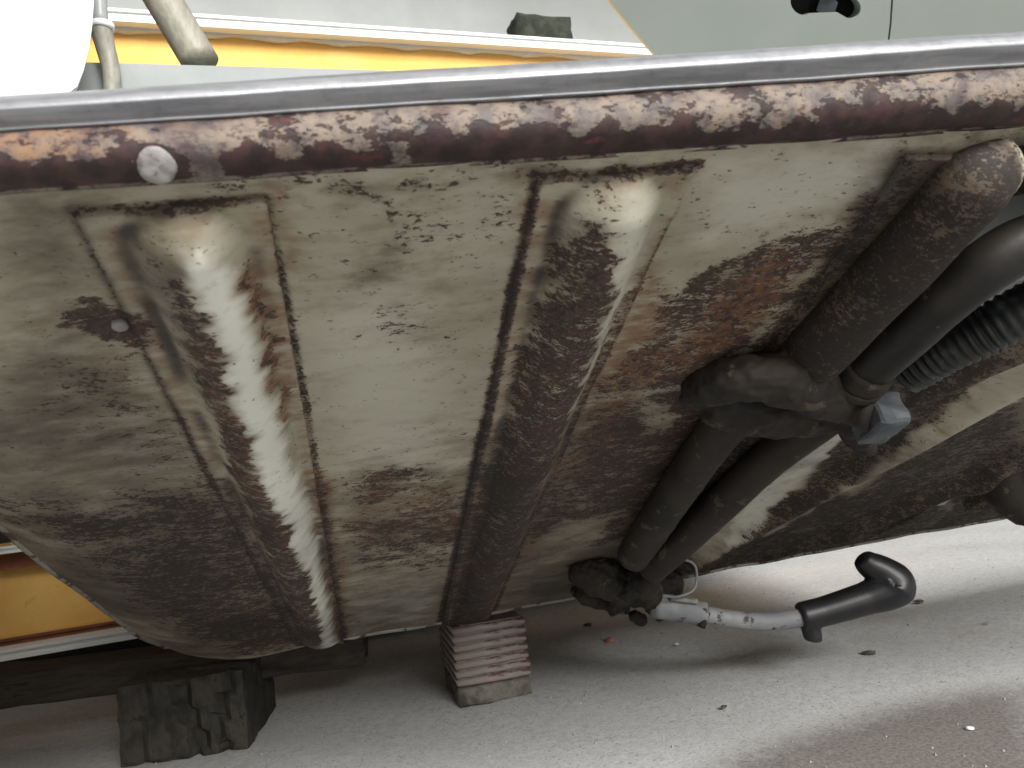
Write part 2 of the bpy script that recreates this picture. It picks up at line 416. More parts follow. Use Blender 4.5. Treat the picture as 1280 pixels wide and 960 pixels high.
# channel, strength, feather(m), outline in image pixels
PX_OUTLINES = [
 # R: paint gone
 ('r', .95, .006, [(78,388),(112,372),(150,388),(190,398),(196,425),(165,436),(105,425),(84,408)]),
 ('r', .50, .030, [(40,430),(150,440),(230,520),(270,600),(150,560),(60,520)]),
 ('r', .80, .040, [(190,650),(290,590),(345,690),(372,770),(400,805),(300,822),(190,780),(120,700)]),
 ('r', .62, .045, [(-20,640),(140,610),(270,590),(300,690),(200,760),(120,740),(0,670)]),
 ('r', .50, .012, [(90,520),(140,520),(150,550),(95,545)]),
 ('r', .78, .006, [(200,322),(232,318),(262,372),(290,450),(318,540),(350,610),(385,690),(408,770),(398,802),(372,790),(338,700),(300,600),(262,500),(232,400)]),
 ('r', .62, .004, [(292,318),(312,322),(346,400),(362,500),(352,520),(330,430)]),
 ('r', .62, .006, [(384,585),(404,590),(430,700),(438,795),(420,800),(404,700)]),
 ('r', .45, .010, [(170,310),(190,300),(260,440),(320,560),(370,680),(350,700),(280,560),(215,430)]),
 ('r', .56, .020, [(430,600),(520,575),(585,590),(590,660),(560,710),(440,715)]),
 ('r', .72, .012, [(432,655),(520,640),(585,640),(575,680),(450,690)]),
 ('r', .42, .020, [(455,340),(560,400),(600,420),(590,470),(500,440),(440,420)]),
 ('r', .93, .010, [(694,300),(735,258),(765,290),(766,330),(742,400),(722,470),(700,530),(668,600),(640,690),(610,772),(556,778),(576,660),(610,560),(650,450),(676,360)]),  # rusted flank, also painted dark as the rib's shadow side
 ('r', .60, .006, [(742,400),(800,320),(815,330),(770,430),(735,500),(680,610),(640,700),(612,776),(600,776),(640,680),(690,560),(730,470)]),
 ('r', .66, .012, [(826,372),(880,338),(950,305),(1050,268),(1062,290),(1010,345),(960,405),(905,462),(850,486),(740,500),(770,455),(800,420)]),
 ('r', .80, .006, [(826,372),(880,338),(950,300),(968,315),(900,350),(840,385)]),
 ('r', .86, .020, [(745,505),(860,478),(935,455),(905,520),(860,580),(800,625),(740,640),(690,600)]),
 ('r', .66, .016, [(700,560),(800,560),(820,620),(770,680),(690,700),(640,720),(660,640)]),
 ('r', .70, .008, [(1062,268),(1105,238),(1122,196),(1165,185),(1130,240),(1060,330),(960,440),(900,480),(930,430),(1010,340)]),
 ('r', .70, .020, [(1128,190),(1280,180),(1280,660),(900,730),(780,705),(900,540),(1040,330)]),
 ('r', .55, .010, [(250,235),(640,205),(640,222),(450,240),(300,262)]),
 ('r', .60, .006, [(670,212),(880,198),(870,210),(690,228)]),
 ('r', .42, .030, [(500,240),(640,240),(640,300),(520,330),(440,330)]),
 ('c-', .55, .006, [(795,505),(845,500),(850,535),(800,545)]),
 ('c-', .65, .008, [(700,655),(760,645),(740,690),(640,735),(650,690)]),
 # cream left in the dark zone
 ('c-', .70, .005, [(1166,192),(1195,190),(1180,215),(1110,290),(1090,300),(1130,240)]),
 ('c-', .15, .010, [(1040,335),(1110,290),(1120,330),(1060,400),(1020,400)]),
 ('c-', .5, .004, [(975,440),(1010,430),(1015,452),(985,458)]),
 ('r', .62, .004, [(470,235),(500,300),(508,305),(490,236)]),
 ('a', .9, .010, [(330,245),(360,330),(380,335),(352,243)]),
 ('a', .8, .012, [(640,225),(655,300),(668,300),(668,222)]),
 ('r', .66, .004, [(488,308),(520,302),(552,290),(548,297),(518,312),(492,318)]),
 ('g', .5, .012, [(440,310),(500,300),(500,350),(440,360)]),
 # B: painted highlights and rubbed clean enamel
 ('b', .92, .004, [(226,300),(250,284),(274,292),(290,330),(326,450),(372,590),(400,700),(418,800),(404,800),(384,700),(350,620),(318,540),(282,420),(258,350)]),  # highlight painted along the front rib's lit flank
 ('b', .42, .009, [(752,246),(778,236),(804,246),(806,290),(778,350),(752,430),(738,450),(748,380),(760,320)]),  # highlight painted on the middle rib
 ('b', .25, .020, [(400,420),(480,360),(560,480),(540,590),(440,580)]),
 ('b', .35, .012, [(890,210),(1100,185),(1110,230),(1000,270),(880,300)]),
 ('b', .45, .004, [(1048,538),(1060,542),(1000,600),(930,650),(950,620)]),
 ('b', .25, .012, [(440,750),(540,735),(540,770),(445,790)]),
 # A: orange rust
 ('a', 1., .006, [(288,318),(314,322),(350,400),(366,520),(350,525),(328,430)]),
 ('a', 1., .008, [(382,585),(406,590),(434,700),(440,795),(418,800),(402,700)]),
 ('a', .9, .012, [(760,440),(820,330),(840,420),(960,310),(1010,330),(960,400),(880,450),(820,470),(760,560),(660,700),(600,780),(640,660),(700,540)]),
 ('a', .6, .012, [(215,380),(270,400),(330,560),(370,660),(330,640),(270,520)]),
 ('a', .6, .020, [(430,590),(590,590),(590,680),(430,680)]),
 ('a', .5, .020, [(60,430),(170,440),(200,500),(90,500)]),
 # G: painted shade on flank, pocket and lower part, and grime
 ('g', .42, .045, [(-60,480),(120,480),(260,560),(330,700),(380,800),(230,830),(0,700)]),
 ('g', .36, .045, [(-60,620),(130,640),(240,700),(350,790),(230,840),(0,720)]),
 ('g', .35, .010, [(0,242),(300,240),(640,215),(640,228),(300,262),(0,262)]),
 ('g', .45, .008, [(640,205),(880,190),(880,208),(640,228)]),
 ('g', .65, .012, [(175,300),(200,290),(250,380),(310,520),(350,640),(330,660),(270,500),(210,390)]),
 ('g', .55, .016, [(700,262),(735,255),(720,330),(680,480),(640,600),(600,770),(560,775),(600,600),(650,440)]),  # shade on the middle rib's dark side painted in
 ('g', .40, .030, [(900,500),(800,590),(740,690),(640,760),(700,770),(800,740),(900,600)]),
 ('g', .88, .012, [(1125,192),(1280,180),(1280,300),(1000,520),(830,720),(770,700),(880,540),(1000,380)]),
 ('g', 1.0, .015, [(1215,195),(1290,185),(1290,460),(1120,480),(1060,450),(1150,350)]),  # shade of the tunnel pocket painted black
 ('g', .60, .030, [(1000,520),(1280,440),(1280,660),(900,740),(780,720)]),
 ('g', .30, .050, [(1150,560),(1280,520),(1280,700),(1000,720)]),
 ('g', .55, .012, [(165,300),(200,275),(240,272),(235,300),(215,340),(185,340)]),
 ('g', .45, .030, [(0,240),(120,240),(160,420),(240,600),(300,830),(0,830)]),
 ('g', .30, .030, [(430,700),(760,690),(760,780),(440,805)]),
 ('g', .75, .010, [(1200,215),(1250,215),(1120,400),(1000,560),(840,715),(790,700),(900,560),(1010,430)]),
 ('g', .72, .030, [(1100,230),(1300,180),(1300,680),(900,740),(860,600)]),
 ('g', .45, .020, [(600,560),(760,480),(900,480),(860,620),(760,720),(620,770)]),
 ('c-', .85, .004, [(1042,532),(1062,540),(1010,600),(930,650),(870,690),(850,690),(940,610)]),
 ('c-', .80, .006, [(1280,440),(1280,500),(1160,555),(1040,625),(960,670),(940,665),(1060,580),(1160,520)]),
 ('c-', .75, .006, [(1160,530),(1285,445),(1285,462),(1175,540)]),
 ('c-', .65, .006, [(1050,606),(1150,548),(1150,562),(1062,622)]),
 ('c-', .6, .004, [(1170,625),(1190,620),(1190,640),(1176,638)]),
 ('b', .55, .004, [(1048,538),(1060,542),(1000,602),(930,655),(900,670),(950,612)]),  # cream streak painted brighter, as if lit
 ('g', .34, .050, [(-60,560),(260,600),(640,560),(900,560),(1300,520),(1300,700),(760,790),(420,830),(-60,700)]),  # lower third darkened, painted for the weaker light there
 # seams
 ('r', .72, .0020, [(85,264),(93,264),(252,560),(376,800),(364,800),(238,560)]),
 ('r', .70, .0018, [(331,246),(339,246),(387,500),(435,800),(425,800),(377,500)]),
 ('r', .85, .0025, [(665,214),(678,214),(624,480),(558,780),(545,780),(610,480)]),
 ('r', .62, .0018, [(848,240),(854,240),(742,480),(616,776),(604,776),(734,480)]),
 ('r', .66, .0020, [(86,261),(335,242),(336,250),(86,270)]),
 ('r', .80, .0025, [(668,214),(880,198),(880,208),(668,226)]),
 ('g', 1., .0030, [(86,264),(92,264),(250,560),(374,800),(366,800),(240,560)]),
 ('g', .8, .0025, [(332,246),(338,246),(385,500),(434,800),(426,800),(379,500)]),
 ('g', 1., .0030, [(666,214),(676,214),(622,480),(556,780),(546,780),(612,480)]),
 ('g', .5, .0020, [(848,240),(853,240),(740,480),(614,776),(606,776),(736,480)]),
 ('g', .9, .0040, [(1126,192),(1140,192),(960,445),(790,700),(776,700),(950,440)]),
 ('g', .9, .0025, [(86,262),(335,243),(336,249),(86,269)]),
 ('g', .9, .0025, [(668,216),(872,202),(873,208),(668,224)]),
]
CH = [(c, s_, f, poly(p)) for c, s_, f, p in PX_OUTLINES]

def vnoise(X, Y, freq, seed):
    rs = np.random.RandomState(seed)
    G = rs.rand(257, 257) * 2 - 1
    x = (X * freq) % 256; y = (Y * freq) % 256
    i = x.astype(int); j = y.astype(int)
    fx = x - i; fy = y - j
    fx = fx * fx * (3 - 2 * fx); fy = fy * fy * (3 - 2 * fy)
    return (G[i, j] * (1 - fx) + G[i + 1, j] * fx) * (1 - fy) + (G[i, j + 1] * (1 - fx) + G[i + 1, j + 1] * fx) * fy
def fbm(X, Y, freq, seed, octv=4, gain=0.55):
    o = np.zeros(X.shape); a = 1.0
    for k in range(octv):
        o += a * vnoise(X + 3.1 * k + 10, Y + 1.7 * k + 10, freq * 2 ** k, seed + k)
        a *= gain
    return o
def wear_shade_at(X, Y):
    r = np.full(X.shape, 0.14)
    g = np.full(X.shape, 0.10)
    b = np.zeros(X.shape)
    a = np.full(X.shape, 0.06)
    # loose large-scale warp so that outlines are not straight
    wx = 0.0045 * fbm(X, Y * 1.6, 70, 11)
    wy = 0.0055 * fbm(X, Y * 1.6, 70, 37)
    mott = fbm(X, Y * 1.8, 38, 71)
    patch = fbm(X, Y, 14, 91)
    for c, st, f, pg in CH:
        k = 0.0 if (f <= 0.0041 and c == 'g') or f <= .0025 else min(1.0, 0.35 + f / 0.012)
        d = sdf(pg, X + wx * k, Y + wy * k)
        m = np.clip(d / (2 * f) + 0.5, 0, 1)
        m = m * m * (3 - 2 * m)
        if c == 'r': r = np.maximum(r, m * (st + 0.16 * mott * (st < .9) - 0.05))
        elif c == 'c-':
            r = r * (1 - m * st)
            g = g * (1 - m * st)
        elif c == 'b':
            b = np.maximum(b, m * st)
            r = r * (1 - m * st * 0.8)
            g = g * (1 - m * st)
        elif c == 'a': a = np.maximum(a, m * st)
        elif c == 'g': g = g + (1 - g) * m * st
    g = np.clip(g + 0.16 * patch + 0.06 * mott, 0, 1)
    r = np.where(r > 0.6, 0.6 + (r - 0.6) * 0.42, r)      # even the worst patches keep islands of paint
    return np.stack([np.clip(r, 0, 1), g, b, a], -1)

# ------------------------------------------------------------------ ground
def mat_ground():
    s = NT('worn_concrete_ground')
    v = s.coord()
    fine = s.noise(v, 340, 6, 0.8)
    mid = s.noise(v, 90, 8, 0.7)
    big = s.noise(v, 3.5, 6, 0.6)
    vo = s.n('ShaderNodeTexVoronoi')
    s.lk(v, vo.inputs['Vector'])
    vo.inputs['Scale'].default_value = 260
    c = s.mix(s.step(mid, 0.3, 0.7), (0.33, 0.338, 0.338), (0.41, 0.417, 0.417))
    c = s.mix(s.step(fine, 0.54, 0.66), c, (0.46, 0.46, 0.455))
    c = s.mix(s.step(fine, 0.46, 0.34), c, (0.13, 0.127, 0.12))
    c = s.mix(s.step(vo.outputs['Distance'], 0.16, 0.08, 0, 0.5), c, (0.20, 0.19, 0.175))
    c = s.mix(s.step(big, 0.5, 0.75, 0, 0.35), c, (0.22, 0.20, 0.18))
    # brown patch over the near right corner
    at_ = s.n('ShaderNodeAttribute', attribute_name='wear_tone')
    sep = s.n('ShaderNodeSeparateColor')
    s.lk(at_.outputs['Color'], sep.inputs[0])
    d = s.step(s.math('ADD', sep.outputs[0], s.math('MULTIPLY', s.math('SUBTRACT', mid, 0.5), 0.7)), 0.25, 0.9, 0, 0.85)
    c = s.mix(d, c, s.mix(s.step(fine, 0.4, 0.65), (0.070, 0.060, 0.052), (0.15, 0.132, 0.118)))
    s.bump(s.math('ADD', s.math('MULTIPLY', mid, 0.6), s.math('MULTIPLY', fine, 0.5)), 0.7, 0.0016)
    return s.out(c, 0.85, 0, 0.3)
M_GROUND = mat_ground()
xs = np.concatenate([np.linspace(-400, -2.2, 12), np.linspace(-2, 2, 161), np.linspace(2.2, 400, 12)])
ys = np.concatenate([np.linspace(-400, -1.2, 12), np.linspace(-1, 3, 161), np.linspace(3.2, 400, 12)])
GX, GY = np.meshgrid(xs, ys, indexing='ij')
near = np.exp(-(GX ** 2 + (GY - 0.9) ** 2) / 3.0)
GZ = near * 0.0015 * (np.sin(GX * 23 + 2 * np.sin(GY * 9)) + np.sin(GY * 31 + GX * 7))
gpol = np.array([tuple(gat(x, y))[:2] for x, y in [(870,965),(960,925),(1100,880),(1290,850),(1500,1200),(700,1300)]])
gd = np.clip(sdf(gpol, GX, GY) / 0.10 + 0.5, 0, 1)
GW = np.stack([gd, gd * 0, gd * 0, gd * 0 + 1], -1)
ground = grid_obj('ground', np.stack([GX, GY, GZ], -1), M_GROUND, GW)
tag(ground, kind='structure')

# ------------------------------------------------------------------ house wall behind
WDIR = ray(3453, 233)
WDIR.z = 0
WDIR.normalize()
WN = Vector((WDIR.y, -WDIR.x, 0))                        # towards the camera
WP = Vector((0, 1.32, 0))
def wall_at(px, py, off=0.0):
    d = ray(px, py)
    p0 = WP + WN * off
    return EYE + d * ((p0 - EYE).dot(WN) / d.dot(WN))
def mat_plaster():
    s = NT('orange_plaster')
    v = s.coord()
    a = s.noise(v, 14, 8, 0.6)
    b = s.noise(v, 130, 6, 0.65)
    c = s.mix(s.step(a, 0.3, 0.7), (0.74, 0.42, 0.11), (0.80, 0.50, 0.16))
    c = s.mix(s.step(s.noise(v, 24, 5, 0.6, 0.8), 0.62, 0.74, 0, 0.6), c, (0.45, 0.24, 0.07))
    s.bump(b, 0.4, 0.002)
    return s.out(c, 0.85, 0, 0.3)
M_PLASTER = mat_plaster()
M_RUSTBAND = mat_simple('red_brown_paint', (0.16, 0.055, 0.025), (0.24, 0.085, 0.035), 30, 0.6, 0, 0.4, 0.2)
M_GREYBOARD = mat_simple('grey_painted_boards', (0.19, 0.205, 0.20), (0.225, 0.24, 0.235), 6, 0.5, 0, 0.4, 0.1)
M_SHADEWALL = mat_simple('shade_black_wall', (0.012, 0.012, 0.013), (0.03, 0.028, 0.027), 25, 0.85, 0, 0.25, 0.6, 0.003)  # black colour stands for deep shade at the wall foot
M_EARTHY = mat_simple('mossy_dark_stone', (0.022, 0.026, 0.020), (0.045, 0.05, 0.037), 60, 0.95, 0, 0.2, 0.8, 0.003)

zl1 = wall_at(80, 806, 0.02).z                            # lower white sill
zb1 = wall_at(60, 792, 0).z                               # top of brown band
zo_top = wall_at(500, 52, 0).z
print('WALL heights', zl1, zb1, zo_top, wall_at(80, 806, 0.02), wall_at(820, 60))
house = empty('house_wall', Matrix.Translation(WP))
tag(house, 'orange plastered house wall with white ledges behind the rusty scooter', 'wall')
def wbox(name, x0, x1, z0, z1, off0, off1, mat, bev=0.003):
    c = WP + WDIR * (x0 + x1) / 2 + WN * (off0 + off1) / 2 + Vector((0, 0, (z0 + z1) / 2)) - WP
    return box_frame(c, WDIR, WN, Vector((0, 0, 1)), x1 - x0, off1 - off0, z1 - z0, name, mat, house, bev)
WX0, WX1 = -2.4, 0.62
def wx(px, py, off=0.0):
    return (wall_at(px, py, off) - WP).dot(WDIR)
zs0 = wall_at(80, 813, 0.035).z; zs1 = wall_at(80, 799, 0.035).z
zbn = wall_at(60, 789, 0.0).z
wbox('plinth', WX0, WX1, -0.02, zs0, -0.10, 0.0, M_SHADEWALL)
wbox('lower_sill', WX0, WX1, zs0, zs1, -0.05, 0.035, M_WHITE, 0.004)
wbox('brown_band', WX0, WX1, zs1, zbn, -0.10, 0.006, M_RUSTBAND)
zt0 = wall_at(470, 57, 0.0).z
zmid = wall_at(0, 684, 0.03).z
wbox('plaster_panel', WX0, WX1, zbn, zmid + 0.004, -0.12, 0.0, M_PLASTER)
wbox('bounce_cut_panel', WX0, WX1, zmid + 0.005, zt0 - 0.24, -0.12, 0.004, M_SHADEWALL)  # added dark panel, unseen, cuts orange bounce onto the ground
wbox('plaster_panel', WX0, WX1, zt0 - 0.239, zt0, -0.12, 0.0, M_PLASTER)
# small white bead higher on the left with its brown band
wbox('middle_bead', WX0, wx(300, 690, 0.02), wall_at(0, 693, 0.03).z, wall_at(0, 684, 0.03).z, 0.0015, 0.03, M_WHITE)
wbox('brown_band', WX0, wx(300, 712), wall_at(0, 713).z, wall_at(0, 693, 0.03).z, 0.0015, 0.012, M_RUSTBAND)
# scalloped fringe just under the top ledge
def fringe():
    bm = bmesh.new()
    zt = zt0
    n = 240
    front = []
    for k in range(n + 1):
        x = WX0 + (WX1 - WX0) * k / n
        dz = 0.0085 + 0.0045 * abs(sin(x * pi / 0.105 + 0.4)) + 0.0015 * noise.noise(Vector((x * 40, 0, 0)))
        a = WDIR * x
        top = a + WN * 0.009 + Vector((0, 0, zt + 0.004))
        bot = a + WN * 0.009 + Vector((0, 0, zt - 0.016 + dz))
        tb = a + WN * 0.001 + Vector((0, 0, zt + 0.004))
        bb = a + WN * 0.001 + Vector((0, 0, zt - 0.016 + dz))
        front.append([bm.verts.new(v) for v in (top, bot, bb, tb)])
    for a, b in zip(front[:-1], front[1:]):
        for i in range(3):
            bm.faces.new((a[i], b[i], b[i + 1], a[i + 1]))
    return bm_obj('scalloped_edge', bm, M_CREAMTRIM, house, False)
M_CREAMTRIM = mat_simple('cream_trim_paint', (0.62, 0.60, 0.54), (0.70, 0.68, 0.62), 20, 0.5, 0, 0.4, 0.1)
fringe()
zt1 = wall_at(470, 34, 0.022).z
wbox('top_ledge', WX0, wx(815, 62, 0.022), zt0, zt1, -0.10, 0.022, M_WHITE, 0.004)
for k in range(4):
    wbox('board', WX0, WX1 + 0.3, zt1 + 0.001 + 0.17 * k, zt1 + 0.168 + 0.17 * k, -0.16, -0.10 - 0.004 * (k % 2), M_GREYBOARD)
wbox('added_eave', WX0 - 0.3, WX1 + 0.5, zt1 + 0.62, zt1 + 0.70, -0.3, 0.50, M_GREYBOARD)  # added overhang out of view, keeps sky light off the wall
# mossy block on the ledge
bp0 = wall_at(638, 30, -0.01); bp1 = wall_at(706, 33, -0.01)
mz = wall_at(670, 17, 0.02).z
mb = box_frame(Vector((0, 0, 0)), WDIR, WN, Vector((0, 0, 1)), (bp1 - bp0).length, 0.06, mz - zt1, 'mossy_stone', M_EARTHY, None, 0, 0.002, 5, 3, True)
mb.location = (bp0 + bp1) / 2; mb.location.z = (zt1 + mz) / 2
tag(mb, 'small dark mossy stone lying on the white ledge above the orange wall', 'stone')

# ------------------------------------------------------------------ scooter
scooter = empty('motor_scooter', BODY)
tag(scooter, 'old rusty cream motor scooter tilted up on blocks, seen from below its floor', 'scooter')

# outline of the floor sheet on its rounded front side: x as function of y
lpx = [(0, 665), (60, 715), (130, 768), (180, 803), (230, 822), (290, 830), (350, 826), (430, 806)]
lp = [L(p[0], p[1], 0.018) for p in lpx]
ly = [-0.002, 0.10] + [p.y for p in lp]
lx = [-0.17, -0.135] + [p.x for p in lp]
order = np.argsort(ly)
ly = np.array(ly)[order]; lx = np.array(lx)[order]
print('OUTL', list(zip(lx.round(3), ly.round(3))))
TMAX = 0.604
tt = np.concatenate([np.linspace(0, 0.54, 330), np.linspace(0.54, TMAX, 90)[1:]])
outl = np.array([[np.interp(t, ly, lx), t] for t in np.linspace(0, TMAX, 160)])
S_R = 1.15
NS = 760
uu = np.linspace(0, 1, NS)
SX = np.interp(tt, ly, lx)[None, :] * (1 - uu[:, None]) + S_R * uu[:, None]
TY = np.broadcast_to(tt[None, :], SX.shape).copy()
def edge_roll(X, Y):
    d = np.full(X.shape, 9.0)
    for i in range(len(outl) - 1):
        ax, ay = outl[i]; bx, by = outl[i + 1]
        ex, ey = bx - ax, by - ay
        t = np.clip(((X - ax) * ex + (Y - ay) * ey) / (ex * ex + ey * ey + 1e-12), 0, 1)
        d = np.minimum(d, np.hypot(X - ax - ex * t, Y - ay - ey * t))
    q = np.clip(1 - d / 0.075, 0, 1)
    return 0.022 * q ** 2.2
def dents(X, Y):
    return 0.0010 * np.sin(X * 31 + 2.2 * np.sin(Y * 13)) * np.sin(Y * 17 + 1.3 * np.sin(X * 19)) \
        + 0.0005 * np.sin(X * 83 + 2 * np.sin(Y * 41))
def ridge_z(X, Y, a, b, hw, h, taper=0.0, p=2.0):
    """pressed ridge from a to b: positive height, with drawn-out ends and soft foot radii"""
    ex, ey = b[0] - a[0], b[1] - a[1]
    l2 = ex * ex + ey * ey
    tr = ((X - a[0]) * ex + (Y - a[1]) * ey) / l2
    t = np.clip(tr, 0, 1)
    side = np.abs((X - a[0]) * ey - (Y - a[1]) * ex) / sqrt(l2)
    over = np.abs(tr - t) * sqrt(l2) / 1.05
    start = np.clip(tr * sqrt(l2) / 0.030, 0, 1)
    d = np.hypot(side, over) / (hw * 1.22 * (1 - taper * t))
    q = np.clip(1 - d ** 2, 0, 1)
    return h * q ** 1.05 * (1.0 + 0.05 * np.sin(Y * 70) * np.sin(X * 50)) * (0.92 + 0.08 * start)
def ridge_d(X, Y, a, b, hw):
    ex, ey = b[0] - a[0], b[1] - a[1]
    t = np.clip(((X - a[0]) * ex + (Y - a[1]) * ey) / (ex * ex + ey * ey), 0, 1)
    return np.hypot(X - a[0] - ex * t, Y - a[1] - ey * t) / (hw * 1.22 * (1 - 0.10 * t))
def soft_ridge(X, Y, a, b, hw, h):
    ex, ey = b[0] - a[0], b[1] - a[1]
    t = np.clip(((X - a[0]) * ex + (Y - a[1]) * ey) / (ex * ex + ey * ey), 0, 1)
    d = np.hypot(X - a[0] - ex * t, Y - a[1] - ey * t) / hw
    return h * np.exp(-(d ** 2) * 1.6)
# pressed swages in the rear part of the sheet
SW = [((1300, 452), (850, 700), .016, .016), ((1330, 545), (960, 700), .014, .014), ((1340, 400), (1100, 500), .016, .014), ((1400, 480), (1060, 690), .008, .007)]
SWL = [(tuple(L(*a))[:2], tuple(L(*b))[:2], w, h) for a, b, w, h in SW]
wear_tone = wear_shade_at(SX, TY)
Z = edge_roll(SX, TY) + dents(SX, TY)
for a, b, w, h in SWL:
    Z = Z - soft_ridge(SX, TY, a, b, w, h) * np.clip((TMAX - TY) / .07, 0, 1)
# deep tunnel pockets for the engine and the rear wheel, painted black as shade
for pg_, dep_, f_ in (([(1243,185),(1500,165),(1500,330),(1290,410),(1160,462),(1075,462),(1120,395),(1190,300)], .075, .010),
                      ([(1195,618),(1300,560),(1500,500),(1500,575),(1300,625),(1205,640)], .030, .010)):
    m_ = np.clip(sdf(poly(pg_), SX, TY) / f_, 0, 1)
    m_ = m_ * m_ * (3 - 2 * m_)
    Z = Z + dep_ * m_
    wear_tone[..., 1] = np.maximum(wear_tone[..., 1], m_)
    wear_tone[..., 0] = np.maximum(wear_tone[..., 0], 0.8 * m_)
grid_obj('floor_sheet', np.stack([SX, TY, Z], -1), M_BODY, wear_tone, scooter)

# floor stiffeners
def stiffener(c0, c1, c2, c3, r0, r1, hw, h, n=90, m=420, label=None, fade=0.0):
    """flange quad c0 (near left) c1 (near right) c2 (far right) c3 (far left); ridge from r0 to r1"""
    P = [tuple(L(*c))[:2] for c in (c0, c1, c2, c3)]
    a, b = tuple(L(*r0))[:2], tuple(L(*r1))[:2]
    u = np.linspace(0, 1, n)[:, None]; v = np.linspace(0, 1, m)[None, :]
    X = (P[0][0] * (1 - u) + P[1][0] * u) * (1 - v) + (P[3][0] * (1 - u) + P[2][0] * u) * v
    Y = (P[0][1] * (1 - u) + P[1][1] * u) * (1 - v) + (P[3][1] * (1 - u) + P[2][1] * u) * v
    foot = ridge_d(X, Y, a, b, hw)
    Zz = dents(X, Y) + edge_roll(X, Y) - 0.0022 - ridge_z(X, Y, a, b, hw, h, 0.10) * (1 - fade * np.clip((v - .72) / .26, 0, 1) ** 1.5)
    rim = (np.minimum(u, 1 - u) * np.ones_like(v) < 1e-6) | (np.minimum(v, 1 - v) * np.ones_like(u) < 1e-6)
    Zz = np.where(rim, Zz + 0.0035, Zz)
    # fold the rim under the flange so that it has a real edge
    W = wear_shade_at(X, Y)
    W[..., 1] = np.maximum(W[..., 1], np.where(rim, 0.95, 0))
    # dirt and crease shade painted along the ridge foot, darker on the front side
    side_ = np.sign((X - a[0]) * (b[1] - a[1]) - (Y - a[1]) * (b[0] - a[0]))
    dirt_shade = np.exp(-((foot - 1.08) / 0.17) ** 2) * np.clip(0.50 + 0.45 * fbm(X, Y, 40, 3), 0.05, 0.95) * np.where(side_ < 0, 1.0, 0.5)
    W[..., 1] = np.clip(W[..., 1] + dirt_shade * (1 - W[..., 2]), 0, 1)
    W[..., 3] = np.clip(W[..., 3] + np.exp(-((foot - 1.3) / 0.25) ** 2) * 0.45, 0, 1)
    o = grid_obj('floor_stiffener', np.stack([X, Y, Zz], -1), M_BODY, W, scooter)
    if label: o['label'] = label
    return o
stiffener((90, 265), (335, 245), (430, 802), (370, 806), (238, 305), (403, 800), 0.0160, 0.0135, fade=.55, label='floor stiffener with a highlight streak painted on, nearest the front')
stiffener((670, 220), (868, 207), (608, 776), (551, 780), (760, 262), (588, 782), 0.0170, 0.0140, fade=.92, label='floor stiffener with a rusted flank painted dark for shade, in the middle')
stiffener((1132, 190), (1238, 188), (850, 692), (782, 702), (1205, 240), (835, 690), 0.020, 0.007, label='greasy flat floor stiffener under the frame rail')

# sill bead along the near edge, with the aluminium strip above it
vd = BINV.to_3x3() @ ray(600, 150)
vt, vz = Vector((vd.y, vd.z)).normalized()             # sight line in the section plane
un = Vector((-abs(vz), 0)) if False else Vector((vz, -vt))
if un.x > 0: un = -un                                  # 'upwards across the sill' in section
fw = Vector((-vt, -vz))                                # outwards
bb = Vector((-0.0005, 0.0))
def sec(up, out):
    p = bb + un * up + fw * out
    return (p.x, p.y)
BEAD_H = 0.0222
def k_bead(x):
    return np.interp(x, [-.1, 0, .39, .8], [.74, .78, 1.03, 1.15])
def k_strip(x):
    return np.interp(x, [-.1, 0, .39, .8], [.74, .76, .98, 1.0])
prof = [(-.0020, -.001), (-.0005, .0002), (.0008, .0028), (.0040, .0060), (.0085, .0080), (.0130, .0078), (.0175, .0055), (.0205, .0025), (.0216, .0008), (.0222, -.0005)]
tp = [(-.0008, -.002), (.0004, .0016), (.0012, .0024), (.0020, .0022), (.0050, .0042), (.0078, .0058), (.0088, .0060), (.0102, .0050), (.0124, .0020), (.0136, -.0020), (.0142, -.0080), (.0142, -.0200)]
def sweep(name, profile, mat, x0, x1, n, parent, wearf=None, wob=0.0, scale=None, lift=None):
    pr = np.array([tuple(p) for p in spline([Vector((a, b, 0)) for a, b in profile], len(profile) * 4)])[:, :2]
    xs_ = np.linspace(x0, x1, n)
    w1 = wob * (np.sin(xs_ * 21) + 0.6 * np.sin(xs_ * 57 + 1) + 0.3 * np.sin(xs_ * 151))
    up = pr[None, :, 0] * scale(xs_)[:, None] + (lift(xs_)[:, None] if lift else 0) + w1[:, None]
    out = pr[None, :, 1] * scale(xs_)[:, None] + w1[:, None] * .5
    V = np.zeros((n, len(pr), 3))
    V[..., 0] = xs_[:, None]
    V[..., 1] = bb.x + un.x * up + fw.x * out
    V[..., 2] = bb.y + un.y * up + fw.y * out
    W = None
    if wearf is not None:
        q = np.linspace(0, 1, len(pr))[None, :] * np.ones((n, 1))
        W = wearf(xs_[:, None] * np.ones_like(q), q)
    return grid_obj(name, V, mat, W, parent)
